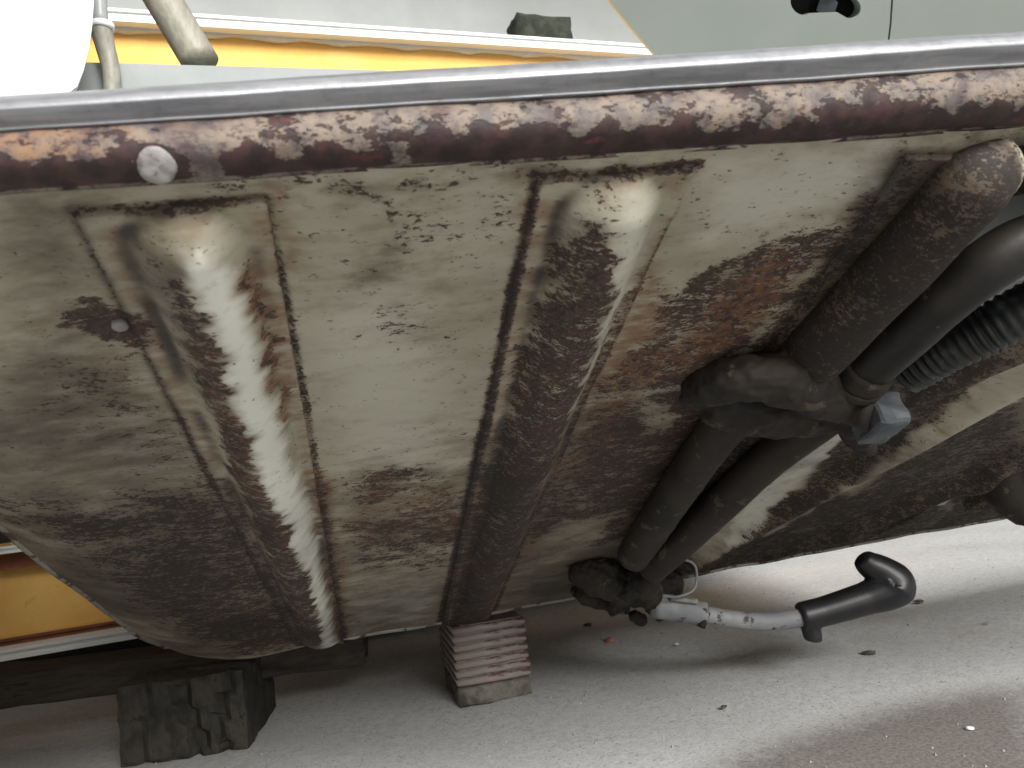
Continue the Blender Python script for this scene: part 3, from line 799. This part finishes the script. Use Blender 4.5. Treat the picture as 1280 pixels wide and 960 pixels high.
def bead_wear(X, q):
    jag = 0.06 * np.sin(X * 140 + 2 * np.sin(X * 61)) + 0.05 * np.sin(X * 333 + 1.5 * np.sin(X * 90)) + 0.05 * np.sin(X * 47)
    lower = np.clip((0.52 + jag - q) / 0.12, 0, 1) * np.clip((q - 0.12) / 0.06, 0, 1)
    n_ = fbm(X, q * .03, 90, 5)
    lower = np.clip(lower + 0.18 * n_ * (q < .8), 0, 1)
    r = 0.38 + 0.50 * lower + 0.08 * fbm(X, q * .03, 45, 6)
    patch = np.exp(-((X - 0.062) / 0.006) ** 2) + 0.8 * np.exp(-((X - 0.125) / 0.004) ** 2) * (q < 0.45)
    r = r - 0.7 * patch
    g = np.clip((0.10 - q) / 0.1, 0, 1) * 0.75 + np.clip((X - 0.27) / 0.12, 0, 1) * np.clip((0.62 - q) / 0.2, 0, 1) * 0.8
    o = np.clip((0.05 - X) / 0.05, 0, 1) * (q > 0.5) + 0.3
    return np.stack([r, g, o, np.ones_like(r)], -1)
sweep('sill_bead', prof, M_BEAD, -0.19, 1.15, 900, scooter, bead_wear, 0.0003, k_bead)
sweep('sill_strip', tp, M_ALU, -0.19, 1.15, 300, scooter, None, 0.00015, k_strip, lambda x: BEAD_H * k_bead(x) - .0006)
# lip on the far edge of the sheet
bm = bmesh.new()
op = [Vector((x, y, 0)) for x, y in outl[::4]] + [Vector((x, TMAX, 0)) for x in np.linspace(0.08, 1.15, 60)]
ox = np.array([p.x for p in op]); oy = np.array([p.y for p in op])
oz = edge_roll(ox, oy) + dents(ox, oy)
op = [Vector((x, y, z + 0.0008)) for x, y, z in zip(ox, oy, oz)]
tube(bm, op, 0.0028, 10)
M_LIP = mat_worn('lip_paint', (0.17, 0.155, 0.13), (0.26, 0.24, 0.20), (0.05, 0.03, 0.022), 0.52, 55, 0.5)
bm_obj('edge_lip', bm, M_LIP, scooter)

# domed screw head on the sill bead
def dome(name, c, axis, r, h, mat, parent, seg=24):
    bm = bmesh.new()
    axis = axis.normalized()
    a = axis.orthogonal().normalized(); b = axis.cross(a)
    rings = []
    for j in range(8):
        t = j / 7 * pi / 2
        rr, hh = r * cos(t), h * sin(t)
        if j == 7:
            rr = r * 0.03
        ring = []
        for k in range(seg):
            an = 2 * pi * k / seg
            p = c + a * cos(an) * rr + b * sin(an) * rr + axis * hh
            p += noise.noise_vector(p * 400) * r * 0.09
            ring.append(bm.verts.new(p))
        rings.append(ring)
    base = [bm.verts.new(v.co - axis * h * 0.8) for v in rings[0]]
    rings.insert(0, base)
    for x, y in zip(rings[:-1], rings[1:]):
        for k in range(seg):
            bm.faces.new((x[k], x[(k + 1) % seg], y[(k + 1) % seg], y[k]))
    bm.faces.new(rings[-1])
    return bm_obj(name, bm, mat, parent)
sc_ = L(193, 217, -0.0075)
dome('screw_head', Vector((sc_.x, *sec(.0048, .0056))), Vector((0, fw.x - 0.25 * un.x, fw.y - 0.25 * un.y)), 0.0060, 0.0017, M_SCREW, scooter)
for (x, y) in ((150, 408),):
    p = L(x, y)
    dome('rivet', Vector((p.x, p.y, dents(p.x, p.y) - 0.001)), Vector((0, 0, -1)), 0.0032, 0.0018, M_SCREW, scooter, 14)

# --- oily pipe running back over the stiffener
def wtube(name, ctrl, radii, mat, n=40, seg=20, rough=0.0, **kw):
    pts = spline(ctrl, n)
    rr = [radii] * n if not isinstance(radii, list) else list(np.interp(np.linspace(0, 1, n), np.linspace(0, 1, len(radii)), radii))
    bm = bmesh.new()
    tube(bm, pts, rr, seg, rough=rough, **kw)
    return bm_obj(name, bm, mat, scooter)
pipe = wtube('oily_pipe', [L(1080, 462, -.022), L(1132, 418, -.022), L(1192, 364, -.022), L(1250, 322, -.020), L(1320, 290, -.014), L(1420, 262, .0)],
      [.0138, .0134, .0130, .0130, .0132, .0135], M_PIPE, 50, 24, 0.05)
col_ = wtube('pipe_collar', [L(1072, 470, -0.022), L(1088, 455, -0.022)], .0160, M_GREASE, 6, 24, 0.05)
# curled end flange of the collar
wtube('collar_ring', [L(1067, 475, -0.022), L(1073, 469, -0.022)], .0170, M_GREASE, 4, 24)
# --- frame rail: painted round member with a domed end, running down to the bracket
def rail():
    ctrl = [L(1228, 208, .002), L(1218, 222, -.006), L(1200, 244, -.010), L(1130, 322, -.011), L(1060, 398, -.012), L(985, 476, -.012)]
    n, m = 260, 56
    pts = spline(ctrl, n)
    V = np.zeros((n, m, 3)); prev = Vector((0, 0, 1))
    for i, p in enumerate(pts):
        t = (pts[min(i + 1, n - 1)] - pts[max(i - 1, 0)]).normalized()
        x = (prev - t * prev.dot(t)).normalized(); prev = x; y = t.cross(x)
        f = i / (n - 1)
        r = 0.0168 * sqrt(max(0.0, 1 - max(0.0, 1 - f / 0.11) ** 2.4)) * (1 + 0.02 * sin(f * 23))
        for k in range(m):
            an = 2 * pi * k / (m - 1)
            q = p + x * cos(an) * r + y * sin(an) * r
            V[i, k] = q
    X, Y = V[..., 0], V[..., 1]
    f = np.linspace(0, 1, n)[:, None] * np.ones((1, m))
    r_ = np.clip(0.66 + 0.14 * fbm(X, Y, 40, 21) - 0.35 * np.exp(-((f - .12) / .08) ** 2), 0, 1)
    g_ = np.clip(1.05 + 0.20 * fbm(X, Y, 30, 23) - 0.80 * np.exp(-((f - .10) / .05) ** 2), 0, 1)
    W = np.stack([r_, g_, 0.25 * np.exp(-((f - .10) / .06) ** 2), 0.3 + 0 * f], -1)
    return grid_obj('frame_rail', V, M_BODY, W, scooter)
rail()
# --- corrugated hose behind the pipe
hp = spline([L(1130, 465, -0.010), L(1180, 438, -0.012), L(1240, 408, -0.014), L(1310, 372, -0.014), L(1400, 330, -0.012)], 130)
hr = [0.0138 + (0.0009 + 0.0005 * sin(i * .13)) * sin(i * 1.1 + 0.5 * sin(i * .21)) for i in range(130)]
bm = bmesh.new(); tube(bm, hp, hr, 20)
bm_obj('corrugated_hose', bm, M_HOSE, scooter)

# --- forged bracket with arms, carrying the square nut
def blob(name, ctrl, radii, mat, n=26, seg=16, flat=1.0, rough=0.10, parent=scooter):
    pts = spline(ctrl, n)
    rr = list(np.interp(np.linspace(0, 1, n), np.linspace(0, 1, len(radii)), radii))
    rr[0] *= 0.5; rr[-1] *= 0.6
    bm = bmesh.new(); tube(bm, pts, rr, seg, flat=flat, rough=rough, up=Vector((0, 0, 1)))
    return bm_obj(name, bm, mat, parent)
def casting(name, chains, mat, parent=scooter, vox=0.0014, rough=0.10):
    bm = bmesh.new()
    for ctrl, rad, fl in chains:
        pts = spline(ctrl, 26)
        rr = list(np.interp(np.linspace(0, 1, 26), np.linspace(0, 1, len(rad)), rad))
        rr[0] *= .5; rr[-1] *= .5
        tube(bm, pts, rr, 16, flat=fl, rough=rough, up=Vector((0, 0, 1)))
    bmesh.ops.recalc_face_normals(bm, faces=bm.faces)
    me = bpy.data.meshes.new(name)
    bm.to_mesh(me); bm.free()
    me.materials.append(mat)
    o = bpy.data.objects.new(name, me)
    COL.objects.link(o)
    o.parent = parent
    r = o.modifiers.new('fuse', 'REMESH'); r.mode = 'VOXEL'; r.voxel_size = vox; r.use_smooth_shade = True
    s2 = o.modifiers.new('soft', 'SMOOTH'); s2.factor = 0.5; s2.iterations = 5
    tx = bpy.data.textures.get('cast_lumps') or bpy.data.textures.new('cast_lumps', 'CLOUDS')
    tx.noise_scale = 0.012
    d = o.modifiers.new('lumps', 'DISPLACE'); d.texture = tx; d.texture_coords = 'LOCAL'; d.strength = 0.0055; d.mid_level = 0.5
    return o
casting('stand_bracket', [
    ([L(866, 500, .0), L(884, 484, -.008), L(915, 476, -.014), L(965, 474, -.019), L(1010, 484, -.022), L(1055, 502, -.025), L(1092, 522, -.029)], [.009, .013, .015, .0165, .0172, .0165, .012], .85),
    ([L(880, 505, -.010), L(930, 512, -.016), L(985, 518, -.019), L(1040, 522, -.024)], [.012, .0165, .0165, .012], .9),
    ([L(968, 440, -.004), L(978, 470, -.016)], [.011, .012], 1.0),
    ([L(1060, 520, -.030), L(1075, 545, -.034), L(1085, 560, -.036)], [.010, .010, .006], 1.0)], M_GREASE)
# main stand spindle tube, parallel to the stiffeners
wtube('stand_tube', [L(1040, 515, -0.022), L(960, 575, -0.020), L(880, 650, -0.020), L(815, 708, -0.022)], [.0125, .0128, .0135, .0145], M_GREASE, 30, 22, 0.05)
wtube('stand_tube', [L(940, 488, -.012), L(885, 558, -.014), L(835, 630, -.015), L(792, 694, -.016)], [.0135, .0135, .0140, .0145], M_GREASE, 30, 22, 0.06)
# square nut
def nut():
    c = L(1097, 524, -0.040)
    bm = bmesh.new()
    bmesh.ops.create_cube(bm, size=1)
    bmesh.ops.subdivide_edges(bm, edges=bm.edges[:], cuts=7, use_grid_fill=True)
    ax = (L(1125, 500, -0.040) - L(1075, 505, -0.040)).normalized()
    az2 = (L(1097, 560, -0.04) - L(1097, 490, -0.04)).normalized()
    az2 = (az2 - ax * az2.dot(ax)).normalized()
    ay = ax.cross(az2)
    for v in bm.verts:
        x, y, z = v.co
        m = sorted((abs(x), abs(y), abs(z)))
        pull = 1 - 0.10 * max(0, m[1] - 0.36) / 0.14 - 0.06 * max(0, m[0] - 0.36) / 0.14
        k = (1 - 0.12 * (z + 0.5)) * pull
        p = c + ax * x * 0.0225 * k + ay * y * 0.022 * k + az2 * z * 0.032 * pull
        p += ax * z * 0.003
        p += noise.noise_vector(p * 150) * 0.0013
        v.co = p
    return bm_obj('square_nut', bm, M_NUT, scooter, False)
nut()
wtube('nut_stud', [L(1062, 508, -0.030), L(1092, 520, -0.042)], .010, M_GREASE, 6, 16, 0.05)

# --- pivot of the stand at the far edge
YP = 0.775
def K(px, py, Y=YP):
    return LW(wat(px, py, Y))
casting('stand_pivot', [
    ([L(712, 712, .0), L(740, 716, -.008), L(775, 728, -.014), L(815, 734, -.018), L(852, 724, -.016)], [.010, .019, .020, .018, .012], 1.0),
    ([L(720, 735, -.004), L(750, 748, -.010), L(785, 755, -.018)], [.010, .012, .012], 1.0),
    ([L(800, 716, -.02), L(812, 742, -.03), L(826, 768, -.035)], [.013, .013, .008], 1.0),
    ([L(765, 764, -.02), L(778, 742, -.028), L(815, 733, -.03)], [.006, .009, .007], 1.0),
    ([L(790, 768, -.03), L(800, 774, -.034), L(806, 778, -.036)], [.005, .007, .004], 1.0)], M_GREASE, scooter, 0.0012, 0.16)
# open hooked wire clip
cp = [K(838, 706, .75), K(855, 700, .75), K(868, 706, .75), K(871, 722, .75), K(866, 738, .75), K(846, 746, .75), K(828, 744, .75)]
wtube('wire_clip', cp, .0012, M_STAND, 30, 8)

stand = wtube('kick_stand', [K(815, 758), K(850, 764), K(885, 769), K(925, 775), K(965, 777), K(1010, 770)], [.0100, .0092, .0082, .0080, .0082, .0088], M_STAND, 44, 20, 0.02)
stand['label'] = 'silver kick stand arm with flaking paint'
def kid(o, p):
    o.parent = p
    return o
kid(wtube('clamp_sleeve', [K(818, 757, .772), K(850, 762, .772), K(882, 768, .772)], .0115, M_STAND, 10, 20, 0.12), stand)
kid(wtube('clamp_bolt', [K(838, 748, .762), K(872, 752, .762)], .0026, M_SCREW, 4, 8), stand)
kid(wtube('clamp_lug', [K(876, 784, .765), K(883, 764, .765)], .0040, M_GREASE, 5, 10, 0.1), stand)
# rubber foot: one moulded piece
def rubber():
    bm = bmesh.new()
    ctrl = [K(1000, 772), K(1030, 764), K(1060, 755), K(1088, 746), K(1108, 738), K(1116, 728), K(1104, 716), K(1086, 705), K(1076, 695)]
    pts = spline(ctrl, 60)
    rad = list(np.interp(np.linspace(0, 1, 60), [0, .12, .35, .5, .58, .66, .76, .88, 1], [.0140, .0136, .0152, .0188, .0215, .0185, .0155, .0125, .0090]))
    rad[0] *= .9; rad[-1] *= .55; rad[-2] *= .85
    tube(bm, pts, rad, 22, up=Vector((0, 0, 1)))
    # tab under the mouth of the grip
    tpts = spline([K(1008, 770), K(1013, 784), K(1016, 796), K(1016, 802)], 14)
    tube(bm, tpts, list(np.interp(np.linspace(0, 1, 14), [0, .5, .9, 1], [.009, .0088, .0082, .005])), 16)
    me = bpy.data.meshes.new('rubber_foot')
    bmesh.ops.recalc_face_normals(bm, faces=bm.faces)
    bm.to_mesh(me); bm.free()
    o = bpy.data.objects.new('rubber_foot', me)
    COL.objects.link(o)
    me.materials.append(M_RUBBER)
    r = o.modifiers.new('fuse', 'REMESH')
    r.mode = 'VOXEL'; r.voxel_size = 0.0011; r.use_smooth_shade = True
    s2 = o.modifiers.new('soft', 'SMOOTH'); s2.factor = 0.5; s2.iterations = 8
    o.parent = stand
    return o
rubber()

# --- black tyre-like drum in the lower right corner
wc = L(1262, 612, -0.02)
def wheel():
    bm = bmesh.new()
    c = L(1325, 572, -0.004)
    ax = Vector((0.25, 0.55, 0.75)).normalized()
    a = ax.orthogonal().normalized(); b = ax.cross(a)
    R0, r0 = 0.055, 0.020
    rings = []
    for i in range(72):
        t = 2 * pi * i / 72
        d = a * cos(t) + b * sin(t)
        ring = []
        for k in range(18):
            an = 2 * pi * k / 18
            rr = r0 * (1 + 0.05 * (i % 3 == 0) * (cos(an) > 0.2))
            ring.append(bm.verts.new(c + d * (R0 + rr * cos(an)) + ax * rr * 1.1 * sin(an)))
        rings.append(ring)
    for i in range(72):
        p, q = rings[i], rings[(i + 1) % 72]
        for k in range(18):
            bm.faces.new((p[k], p[(k + 1) % 18], q[(k + 1) % 18], q[k]))
    w = bm_obj('rear_wheel', bm, M_GREASE, scooter)
    bm = bmesh.new()
    tube(bm, [c - ax * 0.016, c + ax * 0.016], .036, 32)
    bm_obj('wheel_hub', bm, M_GREASE, w)
wheel()

# --- parts of the body seen above the sill
def prism(name, poly_pts, off, mat, parent, holes=(), bev=0.0):
    """plate from world outline points, thickness along off"""
    bm = bmesh.new()
    loops = [poly_pts] + list(holes)
    for lp_ in loops:
        vs = [bm.verts.new(LW(p)) for p in lp_]
        for i in range(len(vs)):
            bm.edges.new((vs[i], vs[(i + 1) % len(vs)]))
    bmesh.ops.triangle_fill(bm, use_beauty=True, use_dissolve=False, edges=bm.edges[:])
    ov = BINV.to_3x3() @ off
    r = bmesh.ops.extrude_face_region(bm, geom=bm.faces[:])
    for v in [g for g in r['geom'] if isinstance(g, bmesh.types.BMVert)]:
        v.co += ov
    return bm_obj(name, bm, mat, parent, False)

# pale inner floor tray behind the sill
YI = 0.50
prism('inner_tray', [wat(-80, 73, YI), wat(150, 79, YI + .005), wat(480, 88, YI + .02), wat(620, 93, YI + .03), wat(620, 140, YI + .03), wat(-80, 140, YI)], Vector((0, 0.05, 0.0)), M_INNER, scooter)
# white leg shield at the upper left: thick rounded slab
def shield():
    Y = 0.46
    pts = []
    for x, y in [(-900, -900), (60, -900), (116, -220), (119, -60), (118, 0), (116, 30), (112, 60), (105, 88), (97, 108), (86, 117), (70, 121), (30, 124), (-600, 134), (-900, 134)]:
        pts.append(wat(x, y, Y))
    o = prism('leg_shield', pts, Vector((-0.24, 0.36, 0.06)), M_WHITE, scooter)  # unseen extent and depth added to block light
    bv = o.modifiers.new('bevel', 'BEVEL'); bv.width = 0.006; bv.segments = 4; bv.limit_method = 'ANGLE'; bv.angle_limit = radians(50)
    return o
shield()
wtube('brake_cable', [LW(wat(126, 34, .50)), LW(wat(132, 60, .50)), LW(wat(139, 90, .50)), LW(wat(141, 135, .50))], [.0068, .0060, .0055, .0055], M_CABLE, 20, 16)
wtube('cable_post', [LW(wat(118, -120, .50)), LW(wat(122, -30, .50)), LW(wat(126, 32, .50))], [.0048, .0048, .0048], M_INNER, 12, 14)
wtube('cable_ferrule', [LW(wat(127, 30, .50)), LW(wat(127.5, 37, .50))], .0076, M_WHITE, 3, 16)
wtube('support_tube', [LW(wat(120, -140, .62)), LW(wat(198, -10, .62)), LW(wat(252, 80, .62))], [.0150, .0145, .0145], M_CABLE, 20, 24)
# added unseen body shell above the floor sheet, shades the ground
def shell():
    bm = bmesh.new()
    # underside lies just above the floor sheet, back falls to the far side
    sec_ = [(.46, .300), (.46, .40), (.62, .47), (.74, .48), (1.12, .54), (1.16, .16), (.90, .125), (.80, .125)]
    lo = [(-.34, y - .04, z) for y, z in sec_]
    hi = [(.44, y + .05, z + .012) for y, z in sec_]
    a = [bm.verts.new(LW(Vector(p))) for p in lo]
    b = [bm.verts.new(LW(Vector(p))) for p in hi]
    bm.faces.new(a); bm.faces.new(b)
    for i in range(8):
        bm.faces.new((a[i], a[(i + 1) % 8], b[(i + 1) % 8], b[i]))
    bmesh.ops.bevel(bm, geom=bm.edges[:], offset=0.012, segments=3, affect='EDGES')
    return bm_obj('added_body_shell', bm, M_INNER, scooter)
shell()
# added apron out of view on the left, blocks light
ap = []
for p in [(-1.0, .52, .04), (-.36, .44, .03), (-.335, .42, .12), (-.30, .40, .24), (-.285, .385, .34), (-.33, .40, .9), (-1.0, .52, .9)]:
    ap.append(Vector(p))
prism('added_apron', ap, Vector((-0.02, 0.02, 0)), M_WHITE, scooter)
# side cowl, upper right, with its keyhole slot
YC = 0.60
SLOT = []
for k in range(14):                                     # round left end
    an = radians(60 + 240 * k / 13)
    SLOT.append((1006 + 18 * cos(an), 1 + 18 * sin(an)))
SLOT.append((1046, -3))
for k in range(12):                                     # small right end
    an = radians(-110 + 220 * k / 11)
    SLOT.append((1063 + 13 * cos(an), 10 + 13 * sin(an)))
SLOT.append((1046, 15))
def cw(px, py, off=0.0):
    d = ray(px, py)
    nn = Vector((0.0, -0.86, -0.51)); q = wat(900, 70, YC) - nn * off
    return EYE + d * ((q - EYE).dot(nn) / d.dot(nn))
slot = [cw(*p) for p in SLOT]
TH = Vector((0, 0.010, 0.006))
cow = prism('side_cowl', [cw(560, -220), cw(758, -4), cw(790, 36), cw(830, 82), cw(860, 130), cw(1100, 130), cw(1112, 30), cw(1128, -220)], TH, M_GREYPANEL, scooter, [slot])
cow['label'] = 'pale grey green side cowl with a keyhole slot'
prism('cowl_door', [cw(1131, -220, .0015), cw(1114.5, 30, .0015), cw(1102, 130, .0015), cw(1420, 130, .0015), cw(1420, -220, .0015)], TH, M_GREYPANEL, scooter)
prism('slot_backing', [cw(960, -60, .022), cw(1110, -60, .022), cw(1110, 60, .022), cw(960, 60, .022)], TH, M_DARK, scooter)
bmn = bmesh.new()
tube(bmn, [LW(cw(1034, 8, .003)), LW(cw(1034, 7, .020))], .0078, 6)
bm_obj('slot_bolt', bmn, M_NUT, scooter, False)

# ------------------------------------------------------------------ timber and blocks
def mat_wood(name, c1, c2, crack, sc=(2, 30, 30)):
    s = NT(name)
    a = s.noise(s.coord(sc), 6, 9, 0.65, 0.4)
    b = s.noise(s.coord(), 30, 8, 0.7)
    c = s.mix(s.step(a, 0.3, 0.7), c1, c2)
    c = s.mix(s.step(a, 0.60, 0.66, 0, 0.9), c, crack)
    c = s.mix(s.step(b, 0.5, 0.8, 0, 0.6), c, crack)
    s.bump(s.math('ADD', a, s.math('MULTIPLY', b, 0.5)), 0.9, 0.003)
    return s.out(c, 0.85, 0, 0.25)
M_WOOD = mat_wood('grey_weathered_timber', (0.022, 0.019, 0.016), (0.045, 0.039, 0.032), (0.015, 0.013, 0.011))
M_WOOD2 = mat_wood('dark_end_grain', (0.017, 0.016, 0.014), (0.048, 0.044, 0.037), (0.012, 0.011, 0.010), (14, 14, 9))
M_BRICK = mat_worn('ribbed_red_block', (0.20, 0.165, 0.15), (0.27, 0.24, 0.22), (0.13, 0.065, 0.06), 0.55, 60, 0.85, 0, 0.3, stretch=(0.4, 0.4, 2))
M_CONC = mat_simple('dirty_concrete', (0.06, 0.055, 0.045), (0.16, 0.15, 0.13), 45, 0.95, 0, 0.2, 0.9, 0.004)
UPZ = Vector((0, 0, 1))

# ribbed block under the middle of the floor
b0 = gat(575, 888); b1 = gat(668, 870)
bx = (b1 - b0); bw = bx.length; bx.normalize(); by = UPZ.cross(bx).normalized()
bl = empty('ribbed_block', Matrix.Translation((b0 + b1) / 2 + by * 0.055))
tag(bl, 'ribbed reddish block on a broken concrete foot propping the scooter floor', 'block')
zt = (EYE + ray(570, 785) * (b0.y / ray(570, 785).y)).z
zf = 0.020
print('BLOCK', b0, b1, bw, zt)
dep = 0.11
box_frame(Vector((0, 0, zf / 2)), bx, by, UPZ, bw * 0.99, dep * 0.98, zf, 'concrete_foot', M_CONC, bl, 0, 0.0022, 6, 5, True)
NR = 7
rh = (zt - zf) / NR
bmr = None
core = box_frame(Vector((0, 0, (zt + zf) / 2)), bx, by, UPZ, bw * 0.93, dep * 0.92, (zt - zf), 'block_core', M_BRICK, bl, 0.001)
for k in range(NR):
    z = zf + rh * (k + 0.5)
    bm = bmesh.new()
    bmesh.ops.create_cube(bm, size=1)
    bmesh.ops.subdivide_edges(bm, edges=bm.edges[:], cuts=4, use_grid_fill=True)
    for v in bm.verts:
        x, y, zz = v.co
        ed = 1 - 0.03 * (abs(zz) * 2) ** 3
        p = bx * x * bw * (0.985 + 0.02 * noise.noise(Vector((k * 3.1, 0, 0)))) * ed + by * y * dep * ed + UPZ * (zz * rh * 0.76)
        p += noise.noise_vector((p + Vector((k, 0, 0))) * 60) * 0.0009
        v.co = p
    o = bm_obj('rib', bm, M_BRICK, bl, True)
    o.location = (0, 0, z)

# cracked timber block at the left
c0 = gat(150, 962); c1 = gat(312, 938)
cx = (c1 - c0); cw = cx.length; cx.normalize(); cy = UPZ.cross(cx).normalized()
zc = (EYE + ray(300, 838) * (c1.y / ray(300, 838).y)).z
print('TIMBER', c0, c1, cw, zc)
tb = box_frame(Vector((0, 0, zc / 2)), cx, cy, UPZ, cw, 0.13, zc, 'timber_block', M_WOOD2, None, 0, 0.0014, 16, 9, False)
for v in tb.data.vertices:
    q = v.co
    lx_ = q.dot(cx) / cw
    for cxp, wdt, dp in ((0.06, .05, .010), (0.33, .035, .007), (-0.30, .03, .005)):
        wob = 0.05 * sin(q.z * 70 + cxp * 9)
        if q.dot(cy) < -0.04 and abs(lx_ - cxp - wob) < wdt:
            v.co += cy * dp
tb.location = (c0 + c1) / 2 + cy * 0.065
tag(tb, 'dark cracked square timber block standing under the beam at the left', 'timber block')
# long beam under the front of the floor
e0 = wat(-120, 880, 0.80); e1 = wat(455, 812, 0.86)
print('BEAM', e0, e1)
ex_ = (e1 - e0); el_ = ex_.length; ex_.normalize(); ey_ = UPZ.cross(ex_).normalized(); ez_ = ex_.cross(ey_)
beam = box_frame(Vector((0, 0, 0)), ex_, ey_, ez_, el_, 0.06, 0.034, 'wooden_beam', M_WOOD, None, 0, 0.0025, 12, 21, True)
beam.location = (e0 + e1) / 2 + ey_ * 0.03
tag(beam, 'long grey weathered wooden beam lying under the rounded end of the floor', 'beam')

# ------------------------------------------------------------------ small litter on the ground
def pebble(px, py, r, mat, name, label, cat, group=None, sq=0.5, seed=0):
    bm = bmesh.new()
    r *= 0.75
    bmesh.ops.create_icosphere(bm, subdivisions=2, radius=r)
    for v in bm.verts:
        v.co += noise.noise_vector(v.co * (1.3 / r) + Vector((seed, 0, 0))) * r * 0.45
        v.co.z *= sq
    o = bm_obj(name, bm, mat, None, False)
    g = gat(px, py)
    o.location = (g.x, g.y, r * sq * 0.6)
    tag(o, label, cat, group)
    return o
M_RED = mat_simple('red_chip', (0.26, 0.10, 0.07), (0.40, 0.2, 0.15), 200, 0.8)
M_PALE = mat_simple('pale_chip', (0.45, 0.45, 0.43), (0.55, 0.55, 0.53), 200, 0.8)
M_LEAF = mat_simple('dark_dead_leaf', (0.035, 0.03, 0.022), (0.08, 0.065, 0.05), 150, 0.8)
pebble(762, 803, 0.010, M_RED, 'brick_chip', 'small reddish brick chip on the shaded ground right of the ribbed block', 'chip', None, .45, 1)
pebble(846, 806, 0.0035, M_PALE, 'pale_pebble', 'tiny pale pebble on the ground below the stand pivot', 'pebble', 'pale pebbles on the ground', .6, 2)
pebble(1086, 817, 0.009, M_LEAF, 'dead_leaf', 'dark scrap of dead leaf on the bright ground below the rubber foot', 'leaf', 'scraps of dead leaf on the ground', .22, 3)
pebble(1212, 912, 0.0042, M_PALE, 'pale_pebble', 'pale flat pebble on the brown patch at the lower right', 'pebble', 'pale pebbles on the ground', .5, 4)
pebble(735, 782, 0.008, M_LEAF, 'dead_leaf', 'dark scrap of dead leaf in the shadow close behind the ribbed block', 'leaf', 'scraps of dead leaf on the ground', .4, 5)
pebble(1148, 752, 0.009, M_LEAF, 'dead_leaf', 'dark flat scrap of leaf right of the rubber foot', 'leaf', 'scraps of dead leaf on the ground', .2, 6)
pebble(905, 884, 0.004, M_LEAF, 'dead_leaf', 'tiny dark crumb of leaf on the open bright ground in front', 'leaf', 'scraps of dead leaf on the ground', .3, 7)
# loose grit
def grit():
    vs, fs = [], []
    rnd = random.Random(8)
    for k in range(1800):
        y = rnd.uniform(0.42, 2.6)
        x = rnd.uniform(-0.8, 0.9) * y
        r = rnd.uniform(0.0006, 0.0018) * (1 + (rnd.random() < 0.03) * 1.3)
        b = len(vs)
        a0 = rnd.uniform(0, 6.28)
        for i in range(4):
            an = a0 + i * pi / 2 + rnd.uniform(-.4, .4)
            vs.append((x + cos(an) * r, y + sin(an) * r, 0.0))
        vs.append((x, y, r * 1.2))
        for i in range(4):
            fs.append((b + i, b + (i + 1) % 4, b + 4))
    for i, v in enumerate(vs):
        x, y, z = v
        gz = 0.0015 * math.exp(-(x * x + (y - .9) ** 2) / 3) * (sin(x * 23 + 2 * sin(y * 9)) + sin(y * 31 + x * 7))
        vs[i] = (x, y, z + gz - 0.0002)
    o = mesh_obj('grit', vs, fs, mat_simple('grit_stone', (0.16, 0.155, 0.15), (0.28, 0.275, 0.27), 300, 0.9, lo=.4, hi=.6), None, False)
    tag(o, 'fine loose grit scattered over the concrete ground', 'grit', kind='stuff')
grit()
